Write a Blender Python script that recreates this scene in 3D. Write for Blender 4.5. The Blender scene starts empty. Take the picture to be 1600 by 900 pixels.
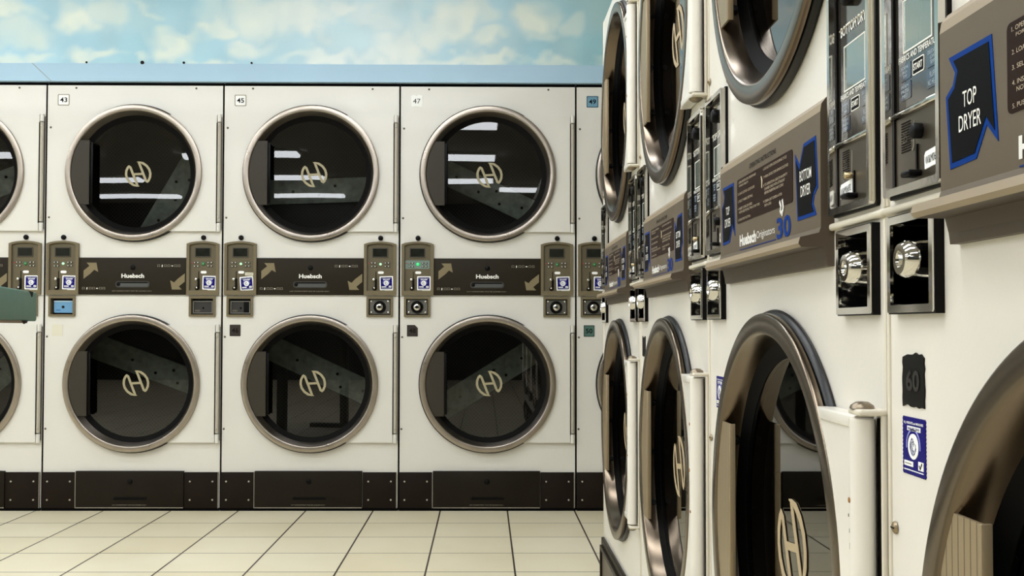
import bpy, bmesh, math, random
import numpy as np
from mathutils import Matrix, Vector
random.seed(4)
S = bpy.context.scene
C = S.collection
PI = math.pi

# ------------------------------------------------------------------ camera, world, exposure
CAM_H = 0.842
cd = bpy.data.cameras.new('camera'); cam = bpy.data.objects.new('camera', cd); C.objects.link(cam)
S.camera = cam
cd.sensor_width = 36.0; cd.sensor_fit = 'HORIZONTAL'
F = 1660.0
cd.lens = F / 1600 * 36.0
cd.shift_x = 27 / 1600.0
cd.shift_y = 15 / 1600.0
cd.clip_start = 0.02
cam.location = (0, 0, CAM_H)
cam.rotation_mode = 'XYZ'
YAW = math.atan(16 / F); PITCH = math.atan(45 / F)
cam.matrix_world = (Matrix.Translation((0, 0, CAM_H)) @ Matrix.Rotation(-YAW, 4, 'Z') @
                    Matrix.Rotation(PI / 2 + PITCH, 4, 'X') @ Matrix.Rotation(math.radians(0.1), 4, 'Z'))
W_ = bpy.data.worlds.new('world'); S.world = W_; W_.use_nodes = True
W_.node_tree.nodes['Background'].inputs[0].default_value = (0.9, 0.95, 1.0, 1)
W_.node_tree.nodes['Background'].inputs[1].default_value = 0.05
S.view_settings.view_transform = 'Standard'; S.view_settings.look = 'None'
S.view_settings.gamma = 1.0; S.view_settings.use_curve_mapping = False
S.view_settings.exposure = 0.0
LAMP = 14.4          # emission of the fluorescent diffusers

# ------------------------------------------------------------------ materials
def lin(c):
    return tuple(((v / 255) / 12.92 if v / 255 <= 0.04045 else ((v / 255 + 0.055) / 1.055) ** 2.4) for v in c)
MATS = {}
def mat(name, rgb, rough=0.5, metal=0.0, noise=0.0, nscale=6.0, bump=0.0, bscale=60.0, aniso=0.0, streak=None, coat=0.0, emis=0.0, alpha=1):
    if name in MATS: return MATS[name]
    m = bpy.data.materials.new(name); m.use_nodes = True; MATS[name] = m
    nt = m.node_tree; N = nt.nodes; L = nt.links
    b = N['Principled BSDF']
    c = lin(rgb)
    b.inputs['Base Color'].default_value = (*c, 1)
    b.inputs['Roughness'].default_value = rough
    b.inputs['Metallic'].default_value = metal
    if coat: b.inputs['Coat Weight'].default_value = coat; b.inputs['Coat Roughness'].default_value = 0.08
    if emis:
        b.inputs['Emission Color'].default_value = (*c, 1); b.inputs['Emission Strength'].default_value = emis
    tc = N.new('ShaderNodeTexCoord')
    if noise:
        n = N.new('ShaderNodeTexNoise'); n.inputs['Scale'].default_value = nscale; n.inputs['Detail'].default_value = 5
        L.new(tc.outputs['Object'], n.inputs['Vector'])
        r = N.new('ShaderNodeMapRange'); r.inputs[1].default_value = 0.3; r.inputs[2].default_value = 0.7
        r.inputs[3].default_value = 1 - noise; r.inputs[4].default_value = 1 + noise * 0.5
        L.new(n.outputs['Fac'], r.inputs[0])
        mx = N.new('ShaderNodeMix'); mx.data_type = 'RGBA'; mx.blend_type = 'MULTIPLY'; mx.inputs[0].default_value = 1
        mx.inputs[6].default_value = (*c, 1); L.new(r.outputs[0], mx.inputs[7]); L.new(mx.outputs[2], b.inputs['Base Color'])
        r2 = N.new('ShaderNodeMapRange'); r2.inputs[3].default_value = max(0.02, rough - 0.08); r2.inputs[4].default_value = rough + 0.1
        L.new(n.outputs['Fac'], r2.inputs[0]); L.new(r2.outputs[0], b.inputs['Roughness'])
    if bump:
        n = N.new('ShaderNodeTexNoise'); n.inputs['Scale'].default_value = bscale; n.inputs['Detail'].default_value = 3
        mp = N.new('ShaderNodeMapping')
        if streak: mp.inputs['Scale'].default_value = streak
        L.new(tc.outputs['Object'], mp.inputs[0]); L.new(mp.outputs[0], n.inputs['Vector'])
        bp = N.new('ShaderNodeBump'); bp.inputs['Strength'].default_value = bump; bp.inputs['Distance'].default_value = 0.002
        L.new(n.outputs['Fac'], bp.inputs['Height']); L.new(bp.outputs[0], b.inputs['Normal'])
    if aniso:
        b.inputs['Anisotropic'].default_value = aniso
        t = N.new('ShaderNodeTangent'); t.direction_type = 'RADIAL'; t.axis = 'Y'
        L.new(t.outputs[0], b.inputs['Tangent'])
    return m

ENAMEL = mat('white_enamel', (219, 216, 207), 0.32, noise=0.035, nscale=3.0, bump=0.08, bscale=140, coat=0.15)
ENAMEL_OLD = mat('aged_white_enamel', (229, 224, 213), 0.3, noise=0.05, nscale=4.0, bump=0.12, bscale=90, coat=0.2)
CREAM = mat('cream_hinge_paint', (216, 208, 190), 0.4, noise=0.05)
STEEL = mat('brushed_steel', (164, 154, 142), 0.30, 1.0, noise=0.08, nscale=14, aniso=0.0)
STEEL_OLD = mat('worn_brushed_steel', (112, 100, 86), 0.23, 1.0, noise=0.06, nscale=5, aniso=0.0)
CHROME = mat('chrome', (214, 212, 206), 0.07, 1.0)
CHROME_W = mat('wavy_chrome', (205, 202, 194), 0.10, 1.0, bump=0.08, bscale=30)
RUBBER = mat('black_rubber', (13, 12, 11), 0.35)
RUBBER_M = mat('matt_black_rubber', (12, 11, 10), 0.75)
BLACK = mat('black_plastic_and_shade', (7, 6, 6), 0.4)
GAP_SHADE = mat('painted_gap_shade', (10, 9, 8), 0.9)
BROWN = mat('brown_console', (42, 37, 28), 0.5, noise=0.05, nscale=20)
KICK = mat('dark_brown_kick', (33, 28, 21), 0.38, noise=0.10, nscale=10, bump=0.15, bscale=50, streak=(1, 1, 14))
KICK2 = mat('dark_brown_plate', (32, 25, 19), 0.45, noise=0.15, nscale=10, bump=0.3, bscale=40, streak=(1, 1, 18))
OLIVE = mat('olive_frame', (112, 101, 76), 0.5, noise=0.04)
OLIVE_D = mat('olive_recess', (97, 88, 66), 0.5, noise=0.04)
TAN = mat('tan_arrow', (128, 116, 88), 0.5)
GREY_TXT = mat('grey_print', (150, 142, 122), 0.5)
WHITE_TXT = mat('white_print', (232, 230, 222), 0.5)
SLOT = mat('grey_slot', (74, 76, 74), 0.35)
DISPLAY = mat('dark_display', (30, 32, 26), 0.12, noise=0.15, nscale=40)
LED = mat('green_led', (40, 200, 110), 0.3, emis=0.7)
LED_W = mat('pale_green_led', (170, 240, 190), 0.3, emis=0.9)
GREEN_B = mat('green_button', (18, 120, 62), 0.3)
CYAN = mat('pale_keypad_film', (112, 132, 122), 0.35)
RED_D = mat('red_light', (190, 50, 40), 0.4)
BLUE_S = mat('seal_blue', (14, 8, 104), 0.45)
BLUE_P = mat('print_blue', (0, 50, 124), 0.4)
INK = mat('black_ink', (10, 9, 9), 0.5)
PLATE_BR = mat('brown_instruction_plate', (38, 22, 14), 0.4)
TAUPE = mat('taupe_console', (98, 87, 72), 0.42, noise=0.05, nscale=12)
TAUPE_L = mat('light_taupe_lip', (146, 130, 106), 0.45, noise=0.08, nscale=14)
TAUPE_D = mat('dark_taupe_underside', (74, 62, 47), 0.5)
HANDLE_D = mat('dark_brown_handle', (54, 49, 40), 0.45)
PAPER = mat('white_sticker', (246, 246, 242), 0.55)
PAPER_C = mat('cream_sticker', (214, 210, 190), 0.6)
BLUE_L = mat('blue_sticker', (104, 150, 172), 0.5)
GREEN_L = mat('teal_sticker', (70, 104, 94), 0.5)
DARK_L = mat('charcoal_sticker', (52, 46, 42), 0.5)
CARD_B = mat('blue_card', (100, 152, 190), 0.5)
COINPLATE = mat('bronze_coin_plate', (96, 86, 70), 0.32, 0.8, noise=0.18, nscale=18)
BRASS = mat('dull_brass', (200, 180, 140), 0.3, 1.0)
FILM = mat('glossy_grey_print_panel', (58, 54, 47), 0.10, 0.25, bump=0.25, bscale=14, coat=0.6)
FILM_WIN = mat('glossy_window', (112, 122, 112), 0.06, 0.2, bump=0.2, bscale=10, coat=1.0)
FILM_BTN = mat('navy_button', (26, 44, 66), 0.12, coat=0.8)
SILVER = mat('silver_edge', (190, 184, 170), 0.4, 0.8)
DRUM = mat('drum_steel', (120, 112, 104), 0.35, 0.9, noise=0.1)
GALV = mat('galvanised_baffle', (196, 208, 196), 0.6, 0.0, noise=0.35, nscale=28)
GREENTBL = mat('green_laminate', (80, 116, 101), 0.5, noise=0.08, nscale=9)
PARTICLE = mat('brown_particle_board', (120, 98, 74), 0.8, noise=0.2, nscale=60)
BLUE_TRIM = mat('light_blue_paint', (184, 214, 233), 0.5, noise=0.05, nscale=3)
RUST = mat('rust_spot', (150, 100, 50), 0.8)
CHIP_SHADE = mat('dark_chip_and_shade', (30, 24, 20), 0.8)  # chips and dark fittings, also the painted shade strips by the hinges

def ribbed(name, rgb, rough, per):
    m = mat(name, rgb, rough, 0.5); nt = m.node_tree; N = nt.nodes; L = nt.links; b = N['Principled BSDF']
    tc = N['Texture Coordinate']; sp = N.new('ShaderNodeSeparateXYZ'); L.new(tc.outputs['Object'], sp.inputs[0])
    d = N.new('ShaderNodeMath'); d.operation = 'DIVIDE'; d.inputs[1].default_value = per; L.new(sp.outputs[0], d.inputs[0])
    f = N.new('ShaderNodeMath'); f.operation = 'FRACT'; L.new(d.outputs[0], f.inputs[0])
    lt = N.new('ShaderNodeMath'); lt.operation = 'LESS_THAN'; lt.inputs[1].default_value = 0.16; L.new(f.outputs[0], lt.inputs[0])
    mx = N.new('ShaderNodeMix'); mx.data_type = 'RGBA'; c = lin(rgb)
    mx.inputs[6].default_value = (*c, 1); mx.inputs[7].default_value = (*[v * 0.45 for v in c], 1)
    L.new(lt.outputs[0], mx.inputs[0]); L.new(mx.outputs[2], b.inputs['Base Color'])
    bp = N.new('ShaderNodeBump'); bp.invert = True; bp.inputs['Distance'].default_value = 0.001
    L.new(lt.outputs[0], bp.inputs['Height']); L.new(bp.outputs[0], b.inputs['Normal'])
    return m
HANDLE_T = ribbed('ribbed_tan_handle', (160, 142, 112), 0.42, 0.0105)

def perforated():
    m = mat('perforated_drum_steel', (84, 76, 68), 0.6, 0.0); nt = m.node_tree; N = nt.nodes; L = nt.links; b = N['Principled BSDF']
    tc = N['Texture Coordinate']; mp = N.new('ShaderNodeMapping'); mp.inputs['Rotation'].default_value = (0, math.radians(45), 0)
    mp.inputs['Location'].default_value = (0, 0.5, 0)
    L.new(tc.outputs['Object'], mp.inputs[0])
    sp = N.new('ShaderNodeSeparateXYZ'); L.new(mp.outputs[0], sp.inputs[0])
    parts = []
    for o in (0, 2):
        d = N.new('ShaderNodeMath'); d.operation = 'DIVIDE'; d.inputs[1].default_value = 0.0135; L.new(sp.outputs[o], d.inputs[0])
        f = N.new('ShaderNodeMath'); f.operation = 'FRACT'; L.new(d.outputs[0], f.inputs[0])
        s = N.new('ShaderNodeMath'); s.operation = 'SUBTRACT'; s.inputs[1].default_value = 0.5; L.new(f.outputs[0], s.inputs[0])
        p = N.new('ShaderNodeMath'); p.operation = 'POWER'; p.inputs[1].default_value = 2; L.new(s.outputs[0], p.inputs[0]); parts.append(p)
    a = N.new('ShaderNodeMath'); a.operation = 'ADD'; L.new(parts[0].outputs[0], a.inputs[0]); L.new(parts[1].outputs[0], a.inputs[1])
    lt = N.new('ShaderNodeMath'); lt.operation = 'LESS_THAN'; lt.inputs[1].default_value = 0.085; L.new(a.outputs[0], lt.inputs[0])
    mx = N.new('ShaderNodeMix'); mx.data_type = 'RGBA'; mx.inputs[6].default_value = (*lin((60, 56, 49)), 1); mx.inputs[7].default_value = (0.002, 0.002, 0.002, 1)
    L.new(lt.outputs[0], mx.inputs[0]); L.new(mx.outputs[2], b.inputs['Base Color'])
    return m
PERF = perforated()

def glass(name, tint, ior=1.55, rough=0.0):
    m = bpy.data.materials.new(name); m.use_nodes = True; nt = m.node_tree; N = nt.nodes; L = nt.links
    N.remove(N['Principled BSDF']); out = N['Material Output']
    t = N.new('ShaderNodeBsdfTransparent'); t.inputs[0].default_value = (*tint, 1)
    g = N.new('ShaderNodeBsdfGlossy'); g.inputs['Roughness'].default_value = rough; g.inputs[0].default_value = (1, 1, 1, 1)
    fr = N.new('ShaderNodeFresnel'); fr.inputs[0].default_value = ior
    geo = N.new('ShaderNodeNewGeometry'); inv = N.new('ShaderNodeMath'); inv.operation = 'SUBTRACT'; inv.inputs[0].default_value = 1
    L.new(geo.outputs['Backfacing'], inv.inputs[1])
    mul = N.new('ShaderNodeMath'); mul.operation = 'MULTIPLY'; L.new(fr.outputs[0], mul.inputs[0]); L.new(inv.outputs[0], mul.inputs[1])
    mx = N.new('ShaderNodeMixShader'); L.new(mul.outputs[0], mx.inputs[0]); L.new(t.outputs[0], mx.inputs[1]); L.new(g.outputs[0], mx.inputs[2])
    lp = N.new('ShaderNodeMix'); lp.data_type = 'RGBA'; lp.inputs[6].default_value = (*tint, 1); lp.inputs[7].default_value = (1, 1, 1, 1)
    L.new(geo.outputs['Backfacing'], lp.inputs[0]); L.new(lp.outputs[2], t.inputs[0])
    L.new(mx.outputs[0], out.inputs[0]); return m
GLASS_B = glass('smoked_door_glass', (0.44, 0.44, 0.42), 1.52)
GLASS_R = glass('dark_door_glass', (0.40, 0.39, 0.37), 1.85)

def floor_mat():
    m = mat('cream_floor_tile', (214, 200, 166), 0.38, bump=0.05, bscale=20); nt = m.node_tree; N = nt.nodes; L = nt.links; b = N['Principled BSDF']
    tc = N['Texture Coordinate']; sp = N.new('ShaderNodeSeparateXYZ'); L.new(tc.outputs['Object'], sp.inputs[0])
    masks = []; cells = []
    for o, p, w in ((0, 0.3065, 0.0066), (1, 0.302, 0.0055)):
        d = N.new('ShaderNodeMath'); d.operation = 'DIVIDE'; d.inputs[1].default_value = p; L.new(sp.outputs[o], d.inputs[0])
        a = N.new('ShaderNodeMath'); a.operation = 'ADD'; a.inputs[1].default_value = 0.5; L.new(d.outputs[0], a.inputs[0])
        fl = N.new('ShaderNodeMath'); fl.operation = 'FLOOR'; L.new(d.outputs[0], fl.inputs[0]); cells.append(fl)
        f = N.new('ShaderNodeMath'); f.operation = 'FRACT'; L.new(a.outputs[0], f.inputs[0])
        s = N.new('ShaderNodeMath'); s.operation = 'SUBTRACT'; s.inputs[1].default_value = 0.5; L.new(f.outputs[0], s.inputs[0])
        ab = N.new('ShaderNodeMath'); ab.operation = 'ABSOLUTE'; L.new(s.outputs[0], ab.inputs[0])
        lt = N.new('ShaderNodeMath'); lt.operation = 'LESS_THAN'; lt.inputs[1].default_value = w / p / 2; L.new(ab.outputs[0], lt.inputs[0]); masks.append(lt)
    mm = N.new('ShaderNodeMath'); mm.operation = 'MAXIMUM'; L.new(masks[0].outputs[0], mm.inputs[0]); L.new(masks[1].outputs[0], mm.inputs[1])
    cb = N.new('ShaderNodeCombineXYZ'); L.new(cells[0].outputs[0], cb.inputs[0]); L.new(cells[1].outputs[0], cb.inputs[1])
    wn = N.new('ShaderNodeTexWhiteNoise'); L.new(cb.outputs[0], wn.inputs['Vector'])
    n = N.new('ShaderNodeTexNoise'); n.inputs['Scale'].default_value = 2.6; n.inputs['Detail'].default_value = 6; L.new(tc.outputs['Object'], n.inputs['Vector'])
    ad = N.new('ShaderNodeMath'); ad.operation = 'MULTIPLY_ADD'; ad.inputs[1].default_value = 0.35; L.new(wn.outputs['Value'], ad.inputs[0]); L.new(n.outputs['Fac'], ad.inputs[2])
    r = N.new('ShaderNodeMapRange'); r.inputs[1].default_value = 0.3; r.inputs[2].default_value = 1.0; L.new(ad.outputs[0], r.inputs[0])
    mx = N.new('ShaderNodeMix'); mx.data_type = 'RGBA'; mx.inputs[6].default_value = (*lin((224, 212, 178)), 1); mx.inputs[7].default_value = (*lin((236, 227, 200)), 1)
    L.new(r.outputs[0], mx.inputs[0])
    mg = N.new('ShaderNodeMix'); mg.data_type = 'RGBA'; mg.inputs[7].default_value = (*lin((46, 35, 22)), 1)
    L.new(mm.outputs[0], mg.inputs[0]); L.new(mx.outputs[2], mg.inputs[6]); L.new(mg.outputs[2], b.inputs['Base Color'])
    return m

for m_, sp_ in ((BLACK, .12), (INK, .05), (RUBBER, .3), (RUBBER_M, .1), (BROWN, .1), (KICK, .1), (KICK2, .08), (PLATE_BR, .06), (DARK_L, .2), (CHIP_SHADE, .1), (GAP_SHADE, .05), (HANDLE_D, .25),
               (mat('black_label', (9, 8, 8), .4), .12), (DISPLAY, .3), (BLUE_S, .1), (BLUE_P, .06), (OLIVE, .3), (OLIVE_D, .3), (PERF, .2), (TAN, .2), (TAUPE, .2)):
    m_.node_tree.nodes['Principled BSDF'].inputs['Specular IOR Level'].default_value = sp_
# ------------------------------------------------------------------ mesh helpers
class MB:
    def __init__(s): s.v = []; s.f = []; s.m = []; s.sm = []; s.mats = []
    def mi(s, m):
        if m not in s.mats: s.mats.append(m)
        return s.mats.index(m)
    def add(s, verts, faces, m, smooth=False, mtx=None):
        o = len(s.v); k = s.mi(m)
        for p in verts:
            p = Vector(p)
            if mtx is not None: p = mtx @ p
            s.v.append(tuple(p))
        for f in faces: s.f.append([o + i for i in f]); s.m.append(k); s.sm.append(smooth)
        return s
    def box(s, x0, x1, y0, y1, z0, z1, m, bev=0.0, seg=2, mtx=None):
        bm = bmesh.new(); bmesh.ops.create_cube(bm, size=1)
        for v in bm.verts:
            v.co = Vector(((x0 + x1) / 2 + v.co.x * (x1 - x0), (y0 + y1) / 2 + v.co.y * (y1 - y0), (z0 + z1) / 2 + v.co.z * (z1 - z0)))
        if bev: bmesh.ops.bevel(bm, geom=bm.edges[:], offset=min(bev, abs(x1 - x0) / 2.1, abs(y1 - y0) / 2.1, abs(z1 - z0) / 2.1), segments=seg, profile=0.5, affect='EDGES')
        s.bm(bm, m, bool(bev), mtx); return s
    def bm(s, bm, m, smooth=False, mtx=None):
        bm.verts.index_update()
        s.add([v.co.copy() for v in bm.verts], [[v.index for v in f.verts] for f in bm.faces], m, smooth, mtx); bm.free()
    def mesh(s, me, m, mtx=None):
        s.add([v.co.copy() for v in me.vertices], [list(p.vertices) for p in me.polygons], m, False, mtx)
    def lathe(s, prof, cx, cz, m, n=96, closed=False, mtx=None):          # prof: (r, y) about the y axis
        vs = []; fs = []; k = len(prof)
        for i in range(n):
            a = 2 * PI * i / n
            for r, y in prof: vs.append((cx + r * math.cos(a), y, cz + r * math.sin(a)))
        for i in range(n):
            j = (i + 1) % n
            for q in range(k if closed else k - 1):
                q2 = (q + 1) % k
                fs.append((i * k + q, j * k + q, j * k + q2, i * k + q2))
        s.add(vs, fs, m, True, mtx); return s
    def disc(s, r, cx, cz, y0, y1, m, n=24, mtx=None, bev=0.15):
        b = min(abs(y1 - y0) * 0.4, r * bev)
        s.lathe([(0.0001, y0), (r - b, y0), (r, y0 + (b if y1 > y0 else -b)), (r, y1)], cx, cz, m, n, mtx=mtx); return s
    def prism(s, pts, y0, y1, m, mtx=None):
        n = len(pts)
        ar = sum(pts[i][0] * pts[(i + 1) % n][1] - pts[(i + 1) % n][0] * pts[i][1] for i in range(n))
        if ar < 0: pts = pts[::-1]
        vs = [(p[0], y0, p[1]) for p in pts] + [(p[0], y1, p[1]) for p in pts]
        fs = [list(range(n)), list(range(n, 2 * n))[::-1]] + [(i, i + n, (i + 1) % n + n, (i + 1) % n) for i in range(n)]
        s.add(vs, fs, m, False, mtx); return s
    def ring(s, outer, inner, yf, yo, yi, m, mtx=None):                  # picture frame with outer and inner outlines of equal length
        n = len(outer)
        vs = [(p[0], yo, p[1]) for p in outer] + [(p[0], yf, p[1]) for p in outer] + [(p[0], yf, p[1]) for p in inner] + [(p[0], yi, p[1]) for p in inner]
        fs = []
        for k in range(3):
            for i in range(n): j = (i + 1) % n; fs.append((k * n + i, k * n + j, (k + 1) * n + j, (k + 1) * n + i))
        s.add(vs, fs, m, False, mtx); return s
    def stroke(s, pts, w, y0, y1, m, mtx=None, closed=False):
        k = len(pts); 
        if closed: pts = pts + [pts[0]]; k += 1
        L_ = []; R_ = []
        for i in range(k):
            if closed and i in (0, k - 1): d = Vector(pts[1]) - Vector(pts[k - 2])
            else: d = Vector(pts[min(i + 1, k - 1)]) - Vector(pts[max(i - 1, 0)])
            d.normalize(); nn = Vector((-d.y, d.x)); ww = w[i] if isinstance(w, list) else w
            L_.append((pts[i][0] + nn.x * ww / 2, pts[i][1] + nn.y * ww / 2)); R_.append((pts[i][0] - nn.x * ww / 2, pts[i][1] - nn.y * ww / 2))
        vs = [(p[0], y0, p[1]) for p in L_] + [(p[0], y0, p[1]) for p in R_] + [(p[0], y1, p[1]) for p in L_] + [(p[0], y1, p[1]) for p in R_]
        fs = []
        for i in range(k - 1):
            fs += [(i, i + 1, k + i + 1, k + i), (i, 2 * k + i, 2 * k + i + 1, i + 1), (k + i, k + i + 1, 3 * k + i + 1, 3 * k + i)]
        s.add(vs, fs, m, False, mtx); return s
    def text(s, t, cx, cz, w, h, y, m, align='c', mtx=None, bold=0.0):
        me = text_mesh(t, bold); xs = [v.co.x for v in me.vertices]; ys = [v.co.y for v in me.vertices]
        x0, x1, y0_, y1_ = min(xs), max(xs), min(ys), max(ys)
        sx = w / (x1 - x0) if w else h / (y1_ - y0_); sz = h / (y1_ - y0_)
        ww = (x1 - x0) * sx; ox = cx - ww / 2 if align == 'c' else cx
        vs = [(ox + (v.co.x - x0) * sx, y, cz - h / 2 + (v.co.y - y0_) * sz) for v in me.vertices]
        s.add(vs, [list(p.vertices) for p in me.polygons], m, False, mtx); return s
    def build(s, name):
        me = bpy.data.meshes.new(name); me.from_pydata(s.v, [], s.f)
        for m in s.mats: me.materials.append(m)
        me.polygons.foreach_set('material_index', s.m); me.polygons.foreach_set('use_smooth', s.sm)
        bm = bmesh.new(); bm.from_mesh(me); bmesh.ops.recalc_face_normals(bm, faces=bm.faces[:]) if getattr(s, 'recalc', True) else None
        bm.to_mesh(me); bm.free()
        if any(s.sm): 
            try: me.set_sharp_from_angle(angle=math.radians(50))
            except Exception: pass
        me.update(); return me
TXT = {}
def text_mesh(t, bold=0.0):
    if (t, bold) in TXT: return TXT[(t, bold)]
    cu = bpy.data.curves.new('t', 'FONT'); cu.body = t; cu.size = 1; cu.resolution_u = 3; cu.offset = bold; cu.align_x = 'CENTER'
    o = bpy.data.objects.new('t', cu); C.objects.link(o); bpy.context.view_layer.update()
    me = bpy.data.meshes.new_from_object(o.evaluated_get(bpy.context.evaluated_depsgraph_get()))
    bpy.data.objects.remove(o); bpy.data.curves.remove(cu); TXT[(t, bold)] = me; return me
CACHE = {}
def mesh(key, fn):
    if key not in CACHE:
        b = MB(); r = fn(b); CACHE[key] = (r or b).build(key if isinstance(key, str) else str(key[0]))
    return CACHE[key]
def part(name, me, parent=None, loc=(0, 0, 0), rot=None):
    o = bpy.data.objects.new(name, me); C.objects.link(o); o.location = loc
    if rot: o.rotation_euler = rot
    if parent: o.parent = parent
    return o
def empty(name, loc, rz, label, cat, group=None):
    o = bpy.data.objects.new(name, None); C.objects.link(o); o.location = loc; o.rotation_euler = (0, 0, rz)
    o.empty_display_size = 0.1
    o['label'] = label; o['category'] = cat
    if group: o['group'] = group
    return o
def struct(name, b, **kw):
    o = part(name, b.build(name)); o['kind'] = 'structure'
    for k, v in kw.items(): o[k] = v
    return o
def rect(x0, x1, z0, z1): return [(x0, z0), (x1, z0), (x1, z1), (x0, z1)]
def rrect(x0, x1, z0, z1, r, n=4):
    out = []
    for cx, cz, a0 in ((x1 - r, z0 + r, -90), (x1 - r, z1 - r, 0), (x0 + r, z1 - r, 90), (x0 + r, z0 + r, 180)):
        for i in range(n + 1):
            a = math.radians(a0 + 90 * i / n); out.append((cx + r * math.cos(a), cz + r * math.sin(a)))
    return out
def arch(x0, x1, z0, z1, h, n=10):
    out = [(x0, z0), (x1, z0)]
    for i in range(n + 1):
        t = i / n; out.append((x1 + (x0 - x1) * t, z1 - h + h * math.sin(PI * t) ** 0.7 if 0 < t < 1 else z1 - h))
    return out
def scallop(x0, x1, z0, z1, n=12, d=0.0007):
    out = []
    nx = n; nz = int(n * (z1 - z0) / (x1 - x0))
    for i in range(nx * 2): out.append((x0 + (x1 - x0) * i / (nx * 2), z0 - (d if i % 2 else -d)))
    for i in range(nz * 2): out.append((x1 + (d if i % 2 else -d), z0 + (z1 - z0) * i / (nz * 2)))
    for i in range(nx * 2): out.append((x1 - (x1 - x0) * i / (nx * 2), z1 + (d if i % 2 else -d)))
    for i in range(nz * 2): out.append((x0 - (d if i % 2 else -d), z1 - (z1 - z0) * i / (nz * 2)))
    return out
def hole_plate(b, x0, x1, z0, z1, cx, cz, r, y, m, n=96):
    angs = [2 * PI * i / n for i in range(n)] + [math.atan2(z - cz, x - cx) % (2 * PI) for x in (x0, x1) for z in (z0, z1)]
    angs = sorted(set(round(a, 6) for a in angs)); P = []; Q = []
    for a in angs:
        c, s = math.cos(a), math.sin(a); t = 1e9
        if c > 1e-9: t = min(t, (x1 - cx) / c)
        if c < -1e-9: t = min(t, (x0 - cx) / c)
        if s > 1e-9: t = min(t, (z1 - cz) / s)
        if s < -1e-9: t = min(t, (z0 - cz) / s)
        P.append((cx + r * c, y, cz + r * s)); Q.append((cx + t * c, y, cz + t * s))
    k = len(angs)
    b.add(P + Q, [(i, (i + 1) % k, k + (i + 1) % k, k + i) for i in range(k)], m)

def cut_plate(b, outer, holes, y, m):      # flat front with round and square openings
    cu = bpy.data.curves.new('c', 'CURVE'); cu.dimensions = '2D'; cu.fill_mode = 'BOTH'
    for pts in [outer] + holes:
        sp = cu.splines.new('POLY'); sp.points.add(len(pts) - 1); sp.use_cyclic_u = True
        for i, p in enumerate(pts): sp.points[i].co = (p[0], p[1], 0, 1)
    o = bpy.data.objects.new('c', cu); C.objects.link(o); bpy.context.view_layer.update()
    me = bpy.data.meshes.new_from_object(o.evaluated_get(bpy.context.evaluated_depsgraph_get()))
    bpy.data.objects.remove(o); bpy.data.curves.remove(cu)
    b.add([(v.co.x, y, v.co.y) for v in me.vertices], [list(p.vertices) for p in me.polygons], m)
def circ(cx, cz, r, n=96): return [(cx + r * math.cos(2 * PI * i / n), cz + r * math.sin(2 * PI * i / n)) for i in range(n)]
# ------------------------------------------------------------------ the room
YB = 4.89; XR = 0.385
XL = -6.4; XW = 1.62; YN = -6.9; HC = 2.75
fl = MB(); fl.box(XL - 0.2 + 0.2, XW + 0.2, YN - 4.575, 6.2 - 4.575, -0.08, 0, floor_mat())
o = struct('floor', fl); o.location = (-0.200, 4.575, 0)
WALLP = mat('warm_wall_paint', (222, 218, 204), 0.7, noise=0.05)
CEIL = mat('ceiling_panel_white', (160, 158, 152), 0.8, noise=0.04)
b = MB(); b.box(XL, XW + 0.1, YN, 6.2, HC, HC + 0.08, CEIL); struct('ceiling', b)
b = MB(); b.box(XL - 0.1, XL, YN, 6.2, 0, HC, WALLP); struct('wall_left', b)
b = MB(); b.box(XW, XW + 0.1, YN, 6.2, 0, HC, WALLP); struct('wall_right', b)
b = MB(); b.box(XL, XW, YN - 0.1, YN, 0, HC, mat('darkened_near_wall', (40, 37, 34), .35)); struct('wall_near', b)  # unseen wall, darkened so the door glass mirrors less light
b = MB(); b.box(XL, XW, 6.1, 6.2, 0, HC, WALLP); struct('wall_back', b)
b = MB(); b.box(XL, -.392 - 3 * .813 - .006, YB, 6.1, 0, 1.966, mat('far_wall_paint', (170, 196, 206), .7, noise=.05)); struct('wall_far', b)

# bulkhead with the painted cloud mural, its sloping blue underside, above the far row
YM = 4.935; ZM = CAM_H + 411 * 4.935 / 1660
nx, nz = 520, 96
X = np.linspace(XL, XW, nx); Z = np.linspace(ZM, HC, nz)
rng = np.random.default_rng(11)
def vnoise(x, z, sc, seed):
    r = np.random.default_rng(seed).random((64, 64))
    u = x * sc + 17.3; v = z * sc + 5.1
    iu = np.floor(u).astype(int); iv = np.floor(v).astype(int); fu = u - iu; fv = v - iv
    fu = fu * fu * (3 - 2 * fu); fv = fv * fv * (3 - 2 * fv)
    g = lambda a, b_: r[a % 64, b_ % 64]
    return (g(iu, iv) * (1 - fu) + g(iu + 1, iv) * fu) * (1 - fv) + (g(iu, iv + 1) * (1 - fu) + g(iu + 1, iv + 1) * fu) * fv
gx, gz = np.meshgrid(X, Z)
wx = gx + 0.10 * (vnoise(gx, gz, 5, 1) - 0.5) + 0.07 * (vnoise(gx, gz, 13, 2) - 0.5) + 0.035 * (vnoise(gx, gz, 29, 12) - 0.5)
wz = gz + 0.08 * (vnoise(gx, gz, 5, 3) - 0.5) + 0.06 * (vnoise(gx, gz, 13, 4) - 0.5) + 0.035 * (vnoise(gx, gz, 29, 14) - 0.5)
P = 1660 / YM
YT0 = 4.875; ZT0 = 1.9665
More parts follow.
